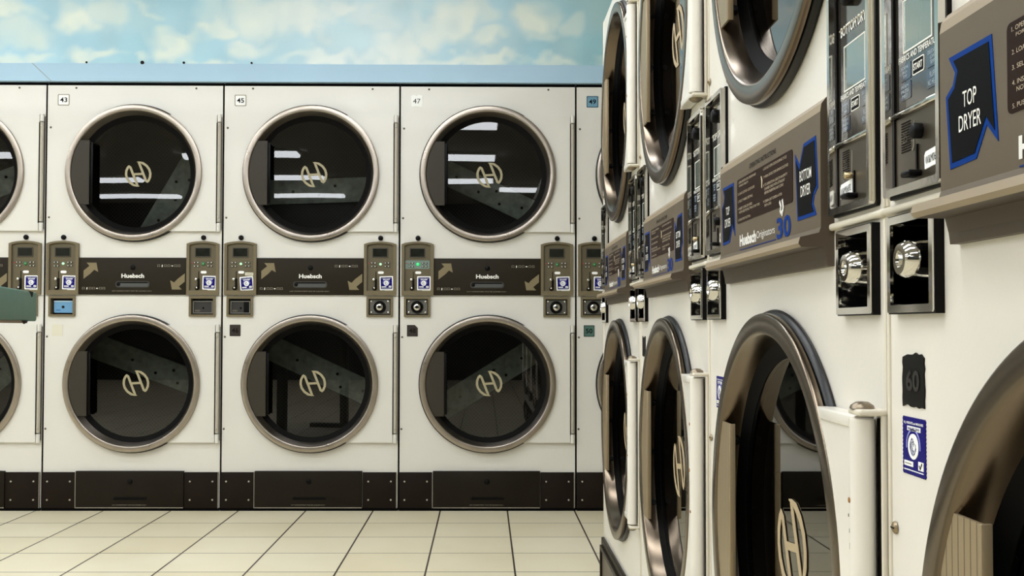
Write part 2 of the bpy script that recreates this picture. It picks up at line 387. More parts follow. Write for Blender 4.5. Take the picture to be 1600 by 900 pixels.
blobs = [  # picture-plane cloud centres (px), radii (px), strength, measured off the mural
 (20, 18, 34, 16, .9), (30, 52, 40, 22, .6), (48, 62, 26, 14, .6), (12, 94, 30, 8, .7), (60, 92, 24, 7, .7), (120, 30, 30, 24, .95), (165, 22, 26, 26, .6),
 (150, 90, 34, 9, .9), (215, 90, 14, 9, .8), (222, 22, 22, 6, .4), (262, 66, 34, 20, .9), (280, 48, 26, 10, .5), (335, 38, 34, 12, .9), (330, 20, 20, 16, .4), (305, 92, 26, 8, .7),
 (350, 92, 34, 8, .9), (385, 62, 30, 14, .9), (400, 20, 40, 26, .8), (395, 60, 40, 12, .6), (470, 20, 50, 30, .9), (500, 90, 60, 9, .8), (480, 45, 30, 20, .8), (545, 8, 34, 12, .8), (575, 90, 22, 10, .8), (590, 25, 40, 16, .5),
 (625, 65, 40, 26, 1.0), (612, 74, 34, 12, .8), (680, 40, 44, 24, .9), (700, 20, 40, 22, .9), (690, 92, 60, 9, .8), (740, 20, 34, 20, .6), (755, 60, 34, 14, .8), (765, 95, 50, 6, .8), (835, 24, 28, 26, .95), (848, 50, 22, 12, .6), (865, 92, 34, 8, .8), (885, 30, 16, 16, .5),
 (-60, 40, 40, 24, .9), (-140, 70, 50, 20, .9), (-240, 20, 60, 24, .8), (-330, 80, 40, 14, .8), (1000, 40, 40, 20, .8), (420, -40, 60, 22, .8), (160, -50, 60, 24, .8), (700, -60, 70, 28, .8), (940, 90, 20, 8, .6)]
cl = np.zeros_like(gx)
for bx_, bz_, rx, rz, st in blobs:
    cx = (bx_ - 757) / P; cz = CAM_H + (510 - bz_) / P
    d = ((wx - cx) / (rx / P)) ** 2 + ((wz - cz) / (rz / P)) ** 2
    cl = np.maximum(cl, st * np.clip(1.2 - d * 0.52, 0, 1) ** 1.5)
cl = cl * (0.66 + 0.45 * vnoise(gx, gz, 16, 5)) + 0.30 * (vnoise(gx, gz, 7, 6) - 0.35)
cl = np.clip(cl, 0, 1)[..., None]
px = gx * P + 757
tealw = np.clip((px - 780) / 160, 0, 1)[..., None] * 0.8 + np.clip(1 - np.abs(px - 230) / 150, 0, 1)[..., None] * 0.25
mid = np.clip(1 - np.abs(px - 560) / 260, 0, 1)[..., None]
blue = np.array(lin((170, 210, 226))); teal = np.array(lin((146, 194, 202))); pale = np.array(lin((206, 229, 236)))
base = blue * (1 - tealw) + teal * tealw; base = base * (1 - 0.75 * mid) + pale * 0.75 * mid
base = base * (0.94 + 0.12 * vnoise(gx, gz, 11, 8)[..., None])
cream = np.array(lin((228, 237, 227))) * (1 - mid) + np.array(lin((235, 242, 240))) * mid
col = base * (1 - cl) + cream * cl
vs = np.stack([gx, np.full_like(gx, YM), gz], -1).reshape(-1, 3)
fs = [(j * nx + i, j * nx + i + 1, (j + 1) * nx + i + 1, (j + 1) * nx + i) for j in range(nz - 1) for i in range(nx - 1)]
me = bpy.data.meshes.new('trim_1')
vl = vs.tolist(); q = len(vl)
vl += [(XL, 6.1, HC), (XW, 6.1, HC), (XL, 6.1, 1.97), (XW, 6.1, 1.97), (XL, YT0, ZT0), (XW, YT0, ZT0), (XL, YM, ZM), (XW, YM, ZM)]
fs2 = fs + [(q + 6, q + 4, q + 5, q + 7), (q + 4, q + 2, q + 3, q + 5)]
me.from_pydata(vl, [], fs2)
mm = bpy.data.materials.new('cloud_mural_paint'); mm.use_nodes = True
bs = mm.node_tree.nodes['Principled BSDF']; bs.inputs['Roughness'].default_value = 0.65
at = mm.node_tree.nodes.new('ShaderNodeAttribute'); at.attribute_name = 'paint'; mm.node_tree.links.new(at.outputs['Color'], bs.inputs['Base Color'])
me.materials.append(mm); me.materials.append(BLUE_TRIM)
ca = me.color_attributes.new('paint', 'FLOAT_COLOR', 'POINT')
cc = np.ones((len(vl), 4), np.float32); cc[:q, :3] = col.reshape(-1, 3); ca.data.foreach_set('color', cc.ravel())
me.polygons[len(fs)].material_index = 1; me.polygons[len(fs) + 1].material_index = 1
bulk = part('trim_1', me); bulk['kind'] = 'structure'
# mitre joint line of the blue underside, and small screws along its lip
def soffit(px_, t):     # point on the sloping underside: t 0 = rear edge by the dryers, 1 = front lip
    y = YB + (YM - YB) * t; z = 1.966 + (ZM - 1.966) * t
    return y, z
b = MB(); a0 = Vector((-679 * YT0 / 1660, YT0 - .0008, ZT0)); a1 = Vector((-709 * YM / 1660, YM - .0008, ZM))
d = Vector((0.0016, 0, 0))
q_ = Vector((0, .002, 0)); b.add([a0 - d, a0 + d, a1 + d, a1 - d, a0 - d + q_, a0 + d + q_, a1 + d + q_, a1 - d + q_],
      [(0, 1, 2, 3), (4, 5, 6, 7), (0, 1, 5, 4), (1, 2, 6, 5), (2, 3, 7, 6), (3, 0, 4, 7)], GREY_TXT)
part('joint', b.build('joint'), bulk)
for pxs, r in ((133, 0.005), (220, 0.009), (285, 0.006), (391, 0.005)):
    part('screw', mesh(('screw_lip', r), lambda b, r=r: b.disc(r, 0, 0, -0.004, 0.001, CHIP_SHADE, 10)), bulk, ((pxs - 757) / P, YM, ZM + 0.004))

# ------------------------------------------------------------------ ceiling lights
def lamp_glow():
    m = mat('fluorescent_diffuser', (246, 250, 255), 0.4, emis=LAMP); return m
GLOW = lamp_glow()
def fix_body(b):
    b.box(-0.62, 0.62, -0.15, 0.15, -0.03, 0, mat('fixture_white', (220, 218, 210), 0.5), 0.004)
def fix_diff(b):
    n = 8; vs = []; 
    for x in (-0.605, 0.605):
        for i in range(n + 1):
            a = PI * i / n; vs.append((x, -0.135 * math.cos(a), -0.03 - 0.05 * math.sin(a)))
    b.add(vs, [(i, i + 1, n + 2 + i, n + 1 + i) for i in range(n)] + [list(range(n + 1)), list(range(n + 1, 2 * n + 2))[::-1]], GLOW)
for cx, cys in ((-5.0, (3.5, 2.4, 1.0, -1.9, -3.8, -5.6)), (-3.85, (2.4, 1.0)), (-2.66, (3.5, 2.4, 1.0, -1.8, -3.8, -5.9)), (-1.58, (2.4, 1.0)), (-0.49, (3.5, 2.4, 1.0, .1, -1.8, -3.8)), (.82, (-4.7,))):  # front rows and in-between columns are unseen additions that brighten the room
    for cy in cys:
        r = empty('ceiling_light', (cx, cy, HC), 0, 'long white fluorescent ceiling light, some mirrored in the door glass, others added unseen for brightness', 'ceiling light', 'fluorescent ceiling lights')
        part('housing', mesh('fixture_housing', fix_body), r); part('diffuser', mesh('fixture_diffuser', fix_diff), r)

# ------------------------------------------------------------------ shared details
def seal(b, w, h, y, m=None, ragged=True, mtx=None):
    out = scallop(-w / 2, w / 2, -h / 2, h / 2, 14, w * 0.012) if ragged else rrect(-w / 2, w / 2, -h / 2, h / 2, w * 0.06)
    b.prism(out, y, 0.0, BLUE_S, mtx)
    f = y - 0.0004
    b.text('N.J. WEIGHTS and MEASURES', 0, h * .40, w * .86, h * .055, f, PAPER, mtx=mtx, bold=0.02)
    b.prism(rect(-w * .28, w * .30, h * .27, h * .35), f, y, PAPER, mtx); b.text('SEALED 2010', 0.01 * w, h * .31, w * .5, h * .045, f - 0.0002, BLUE_S, mtx=mtx, bold=0.02)
    b.prism([(w * .23 * math.cos(a) - w * .02, h * .0 + w * .23 * math.sin(a)) for a in [2 * PI * i / 28 for i in range(28)]], f, y, PAPER, mtx)
    for k in range(5):
        rr = w * (.05 + .028 * k)
        b.stroke([(rr * math.cos(a) * (1 if k % 2 else .7) - w * .02, rr * math.sin(a)) for a in [PI * (0.15 * k) + 1.5 * PI * i / 12 for i in range(13)]], w * .012, f - 0.0002, f, BLUE_S, mtx)
    b.stroke([(w * .30 * math.cos(a) - w * .02, w * .30 * math.sin(a)) for a in [PI * (-.05) + 1.1 * PI * i / 16 for i in range(17)]], w * .03, f, y, mat('pale_blue_print', (150, 150, 215), .5), mtx)
    b.prism(rect(-w * .42, -w * .03, -h * .36, -h * .27), f, y, PAPER, mtx); b.prism(rect(-w * .38, -w * .09, -h * .325, -h * .305), f - .0002, f, GREY_TXT, mtx)
    b.prism(rect(w * .20, w * .42, -h * .385, -h * .235), f, y, PAPER, mtx)
    b.stroke([(w * .25, -h * .30), (w * .29, -h * .36), (w * .37, -h * .25)], w * .03, f - .0003, f, INK, mtx)
    [b.prism(rect(-w * .43 + w * .108 * i_, -w * .43 + w * .108 * i_ + w * .09, -h * .435, -h * .418), f, y, PAPER, mtx) for i_ in range(8)]
def logo(b, s, y, m):      # two leaf halves joined by a bar
    R = s; w = .185 * R
    arc = [(-.08, .985), (.12, .955), (.40, .86), (.70, .63), (.90, .32), (.965, .0), (.93, -.30), (.80, -.56), (.70, -.62)]
    stem = [(.06, .94), (.16, .74), (.34, .20), (.60, -.58), (.70, -.66), (.80, -.56)]
    for g in (1, -1):
        b.stroke([(g * p[0] * R, g * p[1] * R) for p in arc], [w * .15, w * .55] + [w] * 7, y - .0006, y, m)
        b.stroke([(g * p[0] * R, g * p[1] * R) for p in stem], [w * .6] + [w] * 5, y - .0006, y, m)
    b.stroke([(-.42 * R, 0), (.42 * R, 0)], w * .95, y - .0006, y, m)
LOGO_M = mat('cream_logo_print', (160, 150, 118), 0.5)
def screw(b, r, m=None):
    m = m or SILVER
    b.lathe([(0.0001, -r * .55), (r * .5, -r * .5), (r * .9, -r * .25), (r, 0.0)], 0, 0, m, 12)
    b.box(-r * .6, r * .6, -r * .56, -r * .45, -r * .12, r * .12, CHIP_SHADE)

def make_drum(root, cx, cz, r_open, y_in, angle, off, W, Zc, depth=0.42):
    R = min(cx, W - cx) - 0.02
    def body(b):
        b.recalc = False
        b.lathe([(r_open, 0.001), (r_open - 0.004, y_in), (R, y_in + 0.012), (R, depth)], 0, 0, DRUM, 72)
        b.lathe([(R, depth), (0.0001, depth)], 0, 0, PERF, 72)
        # lifting ribs
        for k in range(3):
            a = math.radians(angle + 30 + 120 * k); mt = Matrix.Rotation(-a, 4, 'Y')
            b.add([(R - .001, y_in + .03, -.05), (R - .075, y_in + .04, 0), (R - .001, y_in + .03, .05), (R - .001, depth, -.05), (R - .075, depth, 0), (R - .001, depth, .05)],
                  [(0, 1, 4, 3), (1, 2, 5, 4), (0, 1, 2)], DRUM, False, mt)
    d = part('drum', mesh(('drum', round(R, 3), y_in, angle, depth), body), root, (cx, 0, cz))
    def baf(b):
        mt = Matrix.Rotation(-math.radians(angle), 4, 'Y')
        b.box(-R + .02, R - .02, depth - 0.014, depth - .001, off - .062, off + .062, GALV, 0.004, mtx=mt)
        for x, z in ((-.03, off - .02), (.05, off + .022), (.09, off - .03), (-.16, off + .0), (.2, off)):
            b.disc(0.007, x, z, depth - .02, depth - .012, CHIP_SHADE, 10, mtx=mt)
    part('baffle', mesh(('baffle', round(R, 3), angle, off, depth), baf), d)
    return d

# ------------------------------------------------------------------ far row: stack dryer
WB = 0.813
def back_door(root, zc, tilt):
    CX = 0.408; Ro = 0.312; yf = -0.030
    ring = lambda b: b.lathe([(Ro - .003, 0.0), (Ro, -0.006), (Ro, yf + .0045), (Ro - .0012, yf + .0012), (Ro - .0045, yf), (0.2895, yf), (0.2868, yf + .001), (0.2850, yf + .0045), (0.2815, yf + .012), (0.2755, 0.005), (0.2690, 0.020)], 0, 0, STEEL, 128)
    d = part('door', mesh('far_door_ring', ring), root, (CX, 0, zc))
    part('door_gasket', mesh('far_door_gasket', lambda b: (b.lathe([(0.3135, -.001), (0.3175, -.001), (0.3175, -.010), (0.3135, -.012)], 0, 0, RUBBER, 96, True),
        b.lathe([(0.2715, .0150), (0.2640, .0185), (0.250, .0265), (0.247, .029), (0.249, .036), (.2715, .036)], 0, 0, RUBBER_M, 96, True))[0]), d)
    gl = part('door_glass', mesh('far_door_glass', lambda b: b.lathe([(0.0001, .0280), (.12, .02808), (.249, .0283), (.249, .0323), (.12, .03208), (.0001, .0320)], 0, 0, GLASS_B, 64)), d)
    gl.rotation_euler = (math.radians(tilt[0]), 0, math.radians(tilt[1]))
    def hp(b):
        r = .292; a1 = math.asin(.268 / .3); pts = []
        a = math.radians(66)
        for i in range(21):
            t = -a + 2 * a * i / 20; pts.append((.304 * math.cos(t), .304 * math.sin(t) * (.268 / (.304 * math.sin(a)))))
        pts = pts + [(.378, .268), (.378, -.268)]
        b.prism(pts, -.016, -.001, ENAMEL)
    part('hinge_panel', mesh('far_hinge_panel', hp), d)
    def pin(b):
        for z0, z1, r in ((.236, .270, .0095), (-.225, .232, .0085), (-.270, -.23, .0095)):
            n = 14; vs = []
            for z in (z0, z1):
                for i in range(n): vs.append((.389 + r * math.cos(2 * PI * i / n), -.011 + r * math.sin(2 * PI * i / n), z))
            b.add(vs, [(i, (i + 1) % n, n + (i + 1) % n, n + i) for i in range(n)] + [list(range(n)), list(range(n, 2 * n))], ENAMEL if z1 - z0 < .1 else mat('hinge_tube', (178, 172, 156), .4), True)
        b.box(.3768, .3800, -.0172, -.002, -.232, .232, CHIP_SHADE); b.box(.3975, .3992, -.006, -.001, -.26, .26, CHIP_SHADE)  # dark strips painted as the shade on both sides of the tube
        for z in (.215, -.205): b.disc(.004, .388, z, -.023, -.018, SILVER, 8)
    part('hinge_pin', mesh('far_hinge_pin', pin), d)
    def hd(b):
        pts = []; a = math.asin(.147 / .283)
        for i in range(13):
            t = PI - a + 2 * a * i / 12; pts.append((.283 * math.cos(t), .283 * math.sin(t)))
        pts += [(-.200, -.147), (-.200, .147)]
        b.prism(pts, yf + .003, yf + .009, HANDLE_D)
        b.box(-.203, -.200, yf + .003, yf + .016, -.147, .147, HANDLE_D, .001); b.box(-.203, -.188, yf + .012, yf + .016, -.14, .14, BLACK, .001)
    part('door_handle', mesh('far_door_handle', hd), d)
    lg = part('logo', mesh('far_logo', lambda b: logo(b, .058, .0265, LOGO_M)), d, (.006, 0, .0), (0, math.radians(-3), 0))
    return d

def far_module(root, x, led, film=False, labtop=False, rs=0.0):
    def body(b):
        b.ring(arch(.010, .158, .984, 1.231, .012), arch(.023, .1445, 1.005, 1.2225, .010), -.012, 0, -.001, OLIVE)
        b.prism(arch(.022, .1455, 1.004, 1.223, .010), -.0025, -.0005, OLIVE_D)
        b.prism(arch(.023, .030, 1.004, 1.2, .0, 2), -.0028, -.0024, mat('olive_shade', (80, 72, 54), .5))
    m = part('control_module', mesh('far_control_module', body), root, (x, 0, 0))
    def disp(b):
        b.prism(rect(.047, .119, 1.1576, 1.2018), -.006, -.002, mat('display_bezel', (58, 54, 42), .4))
        b.prism(rect(.051, .115, 1.162, 1.198), -.0065, -.0055, DISPLAY)
    part('display', mesh('far_display', disp), m)
    if film: part('keypad_film', mesh('far_keypad_film', lambda b: b.prism(rrect(.028, .139, 1.106, 1.145, .003), -.0032, -.0022, CYAN)), m)
    for u, z, k in ((.046, 1.1325, 0), (.061, 1.1325, 0), (.046, 1.116, 0), (.061, 1.116, 0), (.108, 1.1325, 0), (.123, 1.1325, 0), (.108, 1.117, 0), (.123, 1.117, 0)):
        part('button', mesh('far_small_button', lambda b: (b.box(-.0055, .0055, -.0045, -.002, -.0045, .0045, mat('dark_button', (66, 66, 56), .3), .001), b.box(-.002, .001, -.0049, -.0044, -.002, .0025, WHITE_TXT))[0]), m, (u, -.0012, z))
    part('start_button', mesh(('far_start', led), lambda b: (b.disc(.0078 if led != 'w' else .0055, 0, 0, -.006, -.002, {'g': GREEN_B, 'w': LED_W, 'G': LED}[led], 16), b.box(-.003, .003, -.0066, -.006, -.0005, .0005, WHITE_TXT))[0]), m, (.0855, -.001, 1.127))
    if rs: part('indicator_light', mesh('far_red_light', lambda b: b.disc(.003, 0, 0, -.005, -.002, RED_D, 8)), m, (.034, 0, 1.131))
    def coin(b):
        b.box(.063, .066, -.004, -.002, 1.035, 1.093, CHIP_SHADE); b.box(.060, .069, -.010, -.002, 1.012, 1.06, BLACK, .002)
    part('coin_slot', mesh('far_coin_slot', coin), m)
    part('coin_lever', mesh('far_coin_lever', lambda b: b.disc(.006, .056, 1.056, -.018, -.002, CHROME, 14)), m)
    part('coin_return', mesh('far_coin_return', lambda b: (b.disc(.009, .058, 1.015, -.012, -.002, BLACK, 14), b.disc(.004, .058, 1.017, -.015, -.012, CHROME, 10))[0]), m)
    part('price_sticker', mesh('far_pill_sticker', lambda b: b.prism(rrect(-.0135, .0135, -.006, .006, .0055), -.0035, -.002, PAPER)), m, (.087, 0, 1.0885))
    rr = math.radians(-5 if labtop else random.choice((0, 1, -2)))
    def sl(b):
        b.prism(rrect(-.031, .031, -.032, .032, .003), -.0035, -.002, PAPER)
        seal(b, .052, .054, -.0036, ragged=False)
    part('seal_sticker', mesh('far_seal_sticker', sl), m, (.113, -.0005, 1.040 if not labtop else 1.037), (0, rr, 0))
    part('paper_label', mesh('far_paper_label', lambda b: (b.prism(rrect(-.019, .019, -.007, .007, .001), -.0035, -.002, PAPER_C), b.prism(rect(-.014, .014, -.0015, .0015), -.0037, -.0034, GREY_TXT))[0]), m, (.124, 0, 1.0805 if labtop else 1.0095), (0, math.radians(random.uniform(-2, 2)), 0))
    return m

def far_box(root, x, kind):
    def fr(b):
        b.ring(rect(.022, .143, .885, .978), rect(.032, .133, .894, .967), -.010, 0, .030, OLIVE)
        b.prism(rect(.031, .134, .893, .968), .028, .030, BLACK)
    bx = part('lock_box', mesh('far_lock_box', fr), root, (x, 0, 0))
    if kind == 'lock':
        def lk(b):
            b.prism(rect(.036, .129, .898, .963), .004, .028, mat('lock_plate_grey', (110, 108, 100), .35, .6))
            b.lathe([(.024, .004), (.029, .001), (.027, -.006), (.022, -.004), (.018, .001)], .082, .930, BLACK, 24)
            b.lathe([(.019, .001), (.017, -.012), (.012, -.016), (.006, -.016), (.005, -.012), (.0001, -.012)], .082, .930, CHROME, 24)
            b.disc(.004, .082, .930, -.0165, -.011, BLACK, 10)
            for u in (.044, .121):
                for z in (.905, .956): b.disc(.0045, u, z, -.001, .004, CHROME, 10)
        part('round_lock', mesh('far_round_lock', lk), bx)
    elif kind == 'blue':
        def lk(b):
            b.prism(rrect(.042, .128, .901, .957, .004), .006, .012, CARD_B); b.box(.042, .126, .004, .007, .951, .956, mat('pale_card_edge', (190, 210, 220), .4))
            b.disc(.006, .084, .928, .002, .006, CHIP_SHADE, 12); b.box(.052, .072, .0055, .007, .9118, .9142, BLUE_P)
        part('blue_card', mesh('far_blue_card', lk), bx)
    else:
        def lk(b):
            b.ring(rect(.037, .128, .899, .957), rect(.041, .124, .903, .953), .004, .02, .010, mat('card_slot_rim', (120, 118, 110), .4))
            b.prism(rect(.040, .125, .902, .954), .009, .012, mat('card_reader_grey', (52, 50, 47), .3))
            if kind == 'dark2': b.box(.098, .124, .006, .009, .902, .953, BLACK)
            b.text('ESD', .058, .912, .022, .007, .0085, GREY_TXT); b.disc(.005, .084, .924, .006, .009, BLACK, 10)
        part('card_reader', mesh(('far_reader', kind), lk), bx)

ARR = [(612, 228), (680, 228), (692, 292), (665, 277), (640, 303), (592, 340), (592, 283), (632, 250)]
def far_console(root):
    def body(b):
        b.box(.1585, .6515, -.006, .0, .9845, 1.1545, BROWN, .0015)
        y = -.0066
        cx, cz = 642, 284; k = 1 / 4.444 / 339.5
        A = [((p[0] - cx) * k, -(p[1] - cz) * k) for p in ARR]
        b.prism([(p[0] + .213, p[1] + 1.094) for p in A], y, -.0055, TAN)
        b.prism([(-p[0] + .6095, -p[1] + 1.0455) for p in A], y, -.0055, TAN)
        b.text('Huebsch', .405, 1.071, .104, .0195, y, WHITE_TXT, bold=.035)
        b.text('LINT COMPARTMENT MUST BE CLEANED DAILY', .402, 1.0015, .182, .0042, y, GREY_TXT)
        for x0, z in ((.523, 1.117), (.180, 1.013)):
            for i in range(7):
                u = x0 + .0155 * i
                if i in (1, 4): b.stroke([(u, z - .005), (u + .001, z + .005)] if i == 1 else [(u - .004, z), (u + .004, z)], .0042, y, -.0055, WHITE_TXT)
                else: b.stroke([(u - .005, z - .005), (u - .005, z + .005), (u + .005, z + .005), (u + .005, z - .004), (u - .002, z - .002)], .0016, y, -.0055, GREY_TXT)
    c = part('console_panel', mesh('far_console', body), root)
    part('panel_lock', mesh('far_panel_lock', lambda b: b.disc(.0115, .405, 1.109, -.010, -.005, BLACK, 16)), c)
    def slot(b):
        b.ring(rrect(.326, .482, 1.017, 1.047, .012), rrect(.331, .477, 1.021, 1.043, .010), -.0075, -.005, -.006, mat('slot_rim', (44, 40, 32), .4))
        b.prism(rrect(.331, .477, 1.021, 1.043, .010), -.0068, -.006, SLOT); b.prism(rrect(.331, .477, 1.037, 1.043, .0028), -.0071, -.0066, BLACK); b.disc(.009, .340, 1.032, -.0072, -.0066, BLACK, 12)
    part('handle_slot', mesh('far_handle_slot', slot), c)

def far_kick(root):
    def mid(b):
        b.box(.158, .648, -.016, .0, .012, .180, KICK, .0015); b.box(.159, .647, -.0168, -.012, .0125, .0155, SILVER)
        b.text('LINT COMPARTMENT MUST BE CLEANED DAILY', .403, .0265, .155, .0040, -.0166, GREY_TXT)
    k = part('kick_panel', mesh('far_kick_panel', mid), root)
    part('panel_lock', mesh('far_kick_lock', lambda b: b.disc(.012, .405, .133, -.020, -.015, BLACK, 16)), k)
    part('handle_slot', mesh('far_kick_slot', lambda b: (b.prism(rrect(.330, .485, .050, .062, .0055), -.018, -.015, BLACK), b.disc(.0085, .338, .057, -.0182, -.015, BLACK, 12))[0]), k)
    for x0, x1 in ((.004, .156), (.650, .805)):
        p = part('kick_plate', mesh(('far_kick_plate', x0), lambda b: (b.box(0, x1 - x0, -.010, 0, .008, .174, KICK2, .001), b.box(.0 if x0 > .5 else x1 - x0 - .002, .002 if x0 > .5 else x1 - x0, -.0112, -.009, .01, .174, SILVER) if x0 < .5 else b.box(x1 - x0 - .002, x1 - x0, -.0112, -.009, .01, .174, SILVER))[0]), root, (x0, 0, 0))
        for u in ((.024, .127) if x0 < .5 else (.026, .129)):
            for z in (.0486, .1325): part('rivet', mesh('rivet', lambda b: b.disc(.0042, 0, 0, -.0135, -.009, SILVER, 10)), p, (u, 0, z))

def sticker(root, x0, x1, z0, z1, m, txt, tm, edge=None, clip=False, y=-.0012, bold=.02, rag=False):
    def st(b):
        pts = rrect(x0, x1, z0, z1, .003)
        if clip: pts = [(x0, z0), (x1, z0), (x1, z1 - .014), (x1 - .014, z1), (x0, z1)]
        if rag:
            q_ = []; w = x1 - x0
            for i in range(9): q_.append((x0 + w * i / 8, z0 + (random.random() - .5) * .003))
            for i in range(9): q_.append((x1 + (random.random() - .5) * .002, z0 + (z1 - z0) * (i + .5) / 10))
            for i in range(9): q_.append((x1 - w * i / 8, z1 + (random.random() - .5) * .005))
            for i in range(9): q_.append((x0 + (random.random() - .5) * .002, z1 - (z1 - z0) * (i + .5) / 10))
            pts = q_
        b.prism(pts, y, 0, m)
        if edge: b.ring(rrect(x0, x1, z0, z1, .005), rrect(x0 + .004, x1 - .004, z0 + .004, z1 - .004, .004), y - .0004, y + .0002, y, edge)
        if txt: b.text(txt, (x0 + x1) / 2, (z0 + z1) / 2, (x1 - x0) * .62, (z1 - z0) * .42, y - .0005, tm, bold=bold)
    return part('number_sticker', mesh(('number_sticker', txt, x0, z0), st), root)

def far_stack(X0, label, up, lo, leds, boxes, drums, tilts, films=(False, False), labtop=(False, False)):
    root = empty('stack_dryer', (X0, YB, 0), 0, label, 'stack dryer', 'stack dryers in the far row')
    def cab(b):
        g = .0042
        cut_plate(b, rect(g, WB - g, 0, 1.95), [circ(.408, 1.544, .296), circ(.408, .578, .296)] + [rect(.031 + x, .134 + x, .893, .968) for x in (0, .641)] + [arch(.022 + x, .1455 + x, 1.004, 1.2235, .010) for x in (0, .641)], 0, ENAMEL)
        D = .75
        b.add([(g, 0, 0), (WB - g, 0, 0), (WB - g, D, 0), (g, D, 0), (g, 0, 1.95), (WB - g, 0, 1.95), (WB - g, D, 1.95), (g, D, 1.95)],
              [(0, 3, 7, 4), (1, 5, 6, 2), (3, 2, 6, 7), (4, 7, 6, 5), (0, 1, 2, 3)], ENAMEL)
        b.box(g, WB - g, -.0012, .0, .978, .9805, mat('seam_shade', (150, 146, 132), .6))
        b.box(.0003, g - .0002, .004, .012, .0, 1.95, GAP_SHADE); b.box(WB - g + .0002, WB - .0003, .004, .012, .0, 1.95, GAP_SHADE); b.box(g, WB - g, .015, .03, 1.9495, 1.9655, GAP_SHADE)  # dark strips standing in for the shade between and above the cabinets
        b.box(.003, WB - .003, -.012, .0, .0, .0115, GAP_SHADE)  # dark strip painted as the shadow line under the kick
    part('cabinet', mesh('far_cabinet', cab), root)
    make_drum(root, .408, 1.544, .295, .06, drums[0][0], drums[0][1], WB, 1.544)
    make_drum(root, .408, .578, .295, .06, drums[1][0], drums[1][1], WB, .578)
    back_door(root, 1.544, tilts[0]); back_door(root, .578, tilts[1])
    far_console(root); far_kick(root)
    for i, x in enumerate((0, .641)):
        far_module(root, x, leds[i], films[i], labtop[i], rs=1 if leds[i] != 'w' or i else 0); far_box(root, x, boxes[i])
        part('cap_button', mesh('cap_button', lambda b: b.disc(.0115, .0855, 1.2475, -.008, 0, BLACK, 18)), root, (x, 0, 0))
    for u, z in ((.134, 1.938), (.686, 1.938), (.019, 1.755), (.016, 1.34), (.014, .792), (.012, .371)):
        part('screw', mesh('far_screw', lambda b: screw(b, .0052, mat('screw_grey', (120, 112, 100), .4, .5))), root, (u, 0, z))
    if up: sticker(root, .050, .104, 1.856, 1.909, *up)
    if lo: sticker(root, .036, .086, .795, .848, *lo)
    return root

far_stack(-.392, 'white stack dryer by the far wall with worn white 47 sticker', (PAPER, '47', INK, None, False, -.0012, .0, True), (DARK_L, '48', CHIP_SHADE, None, True), ('G', 'g'), ('lock', 'lock'), ((-25, -.028), (32, .0)), ((0.0, 0), (0, 0)), (True, False))
far_stack(-.392 - WB, 'white stack dryer by the far wall with white 45 sticker, centre of the row', (PAPER, '45', INK, GREY_TXT), (DARK_L, '46', CHIP_SHADE), ('w', 'w'), ('dark2', 'lock'), ((2, -.026), (-25, .030)), ((0.14, 0), (0, 0)), (False, False), (True, False))
far_stack(-.392 - 2 * WB, 'white stack dryer by the far wall with 43 sticker and blue card box', (PAPER, '43', INK, GREY_TXT), (PAPER_C, None, None), ('w', 'g'), ('blue', 'dark'), ((60, -.0765), (-20, .042)), ((0.0, 0), (0, 0)))
far_stack(-.392 - 3 * WB, 'white stack dryer cut by the left picture edge behind the green table', None, None, ('g', 'g'), ('dark', 'lock'), ((20, 0), (40, 0)), ((0.1, 0), (0, 0)))
far_stack(-.392 + WB, 'white stack dryer with blue 49 sticker, half hidden behind the right row', (BLUE_L, '49', INK, mat('blue_sticker_edge', (50, 84, 104), .5)), (GREEN_L, '50', INK, mat('teal_sticker_edge', (40, 62, 56), .5)), ('g', 'g'), ('lock', 'lock'), ((10, 0), (40, 0)), ((0.1, 0), (0, 0)))

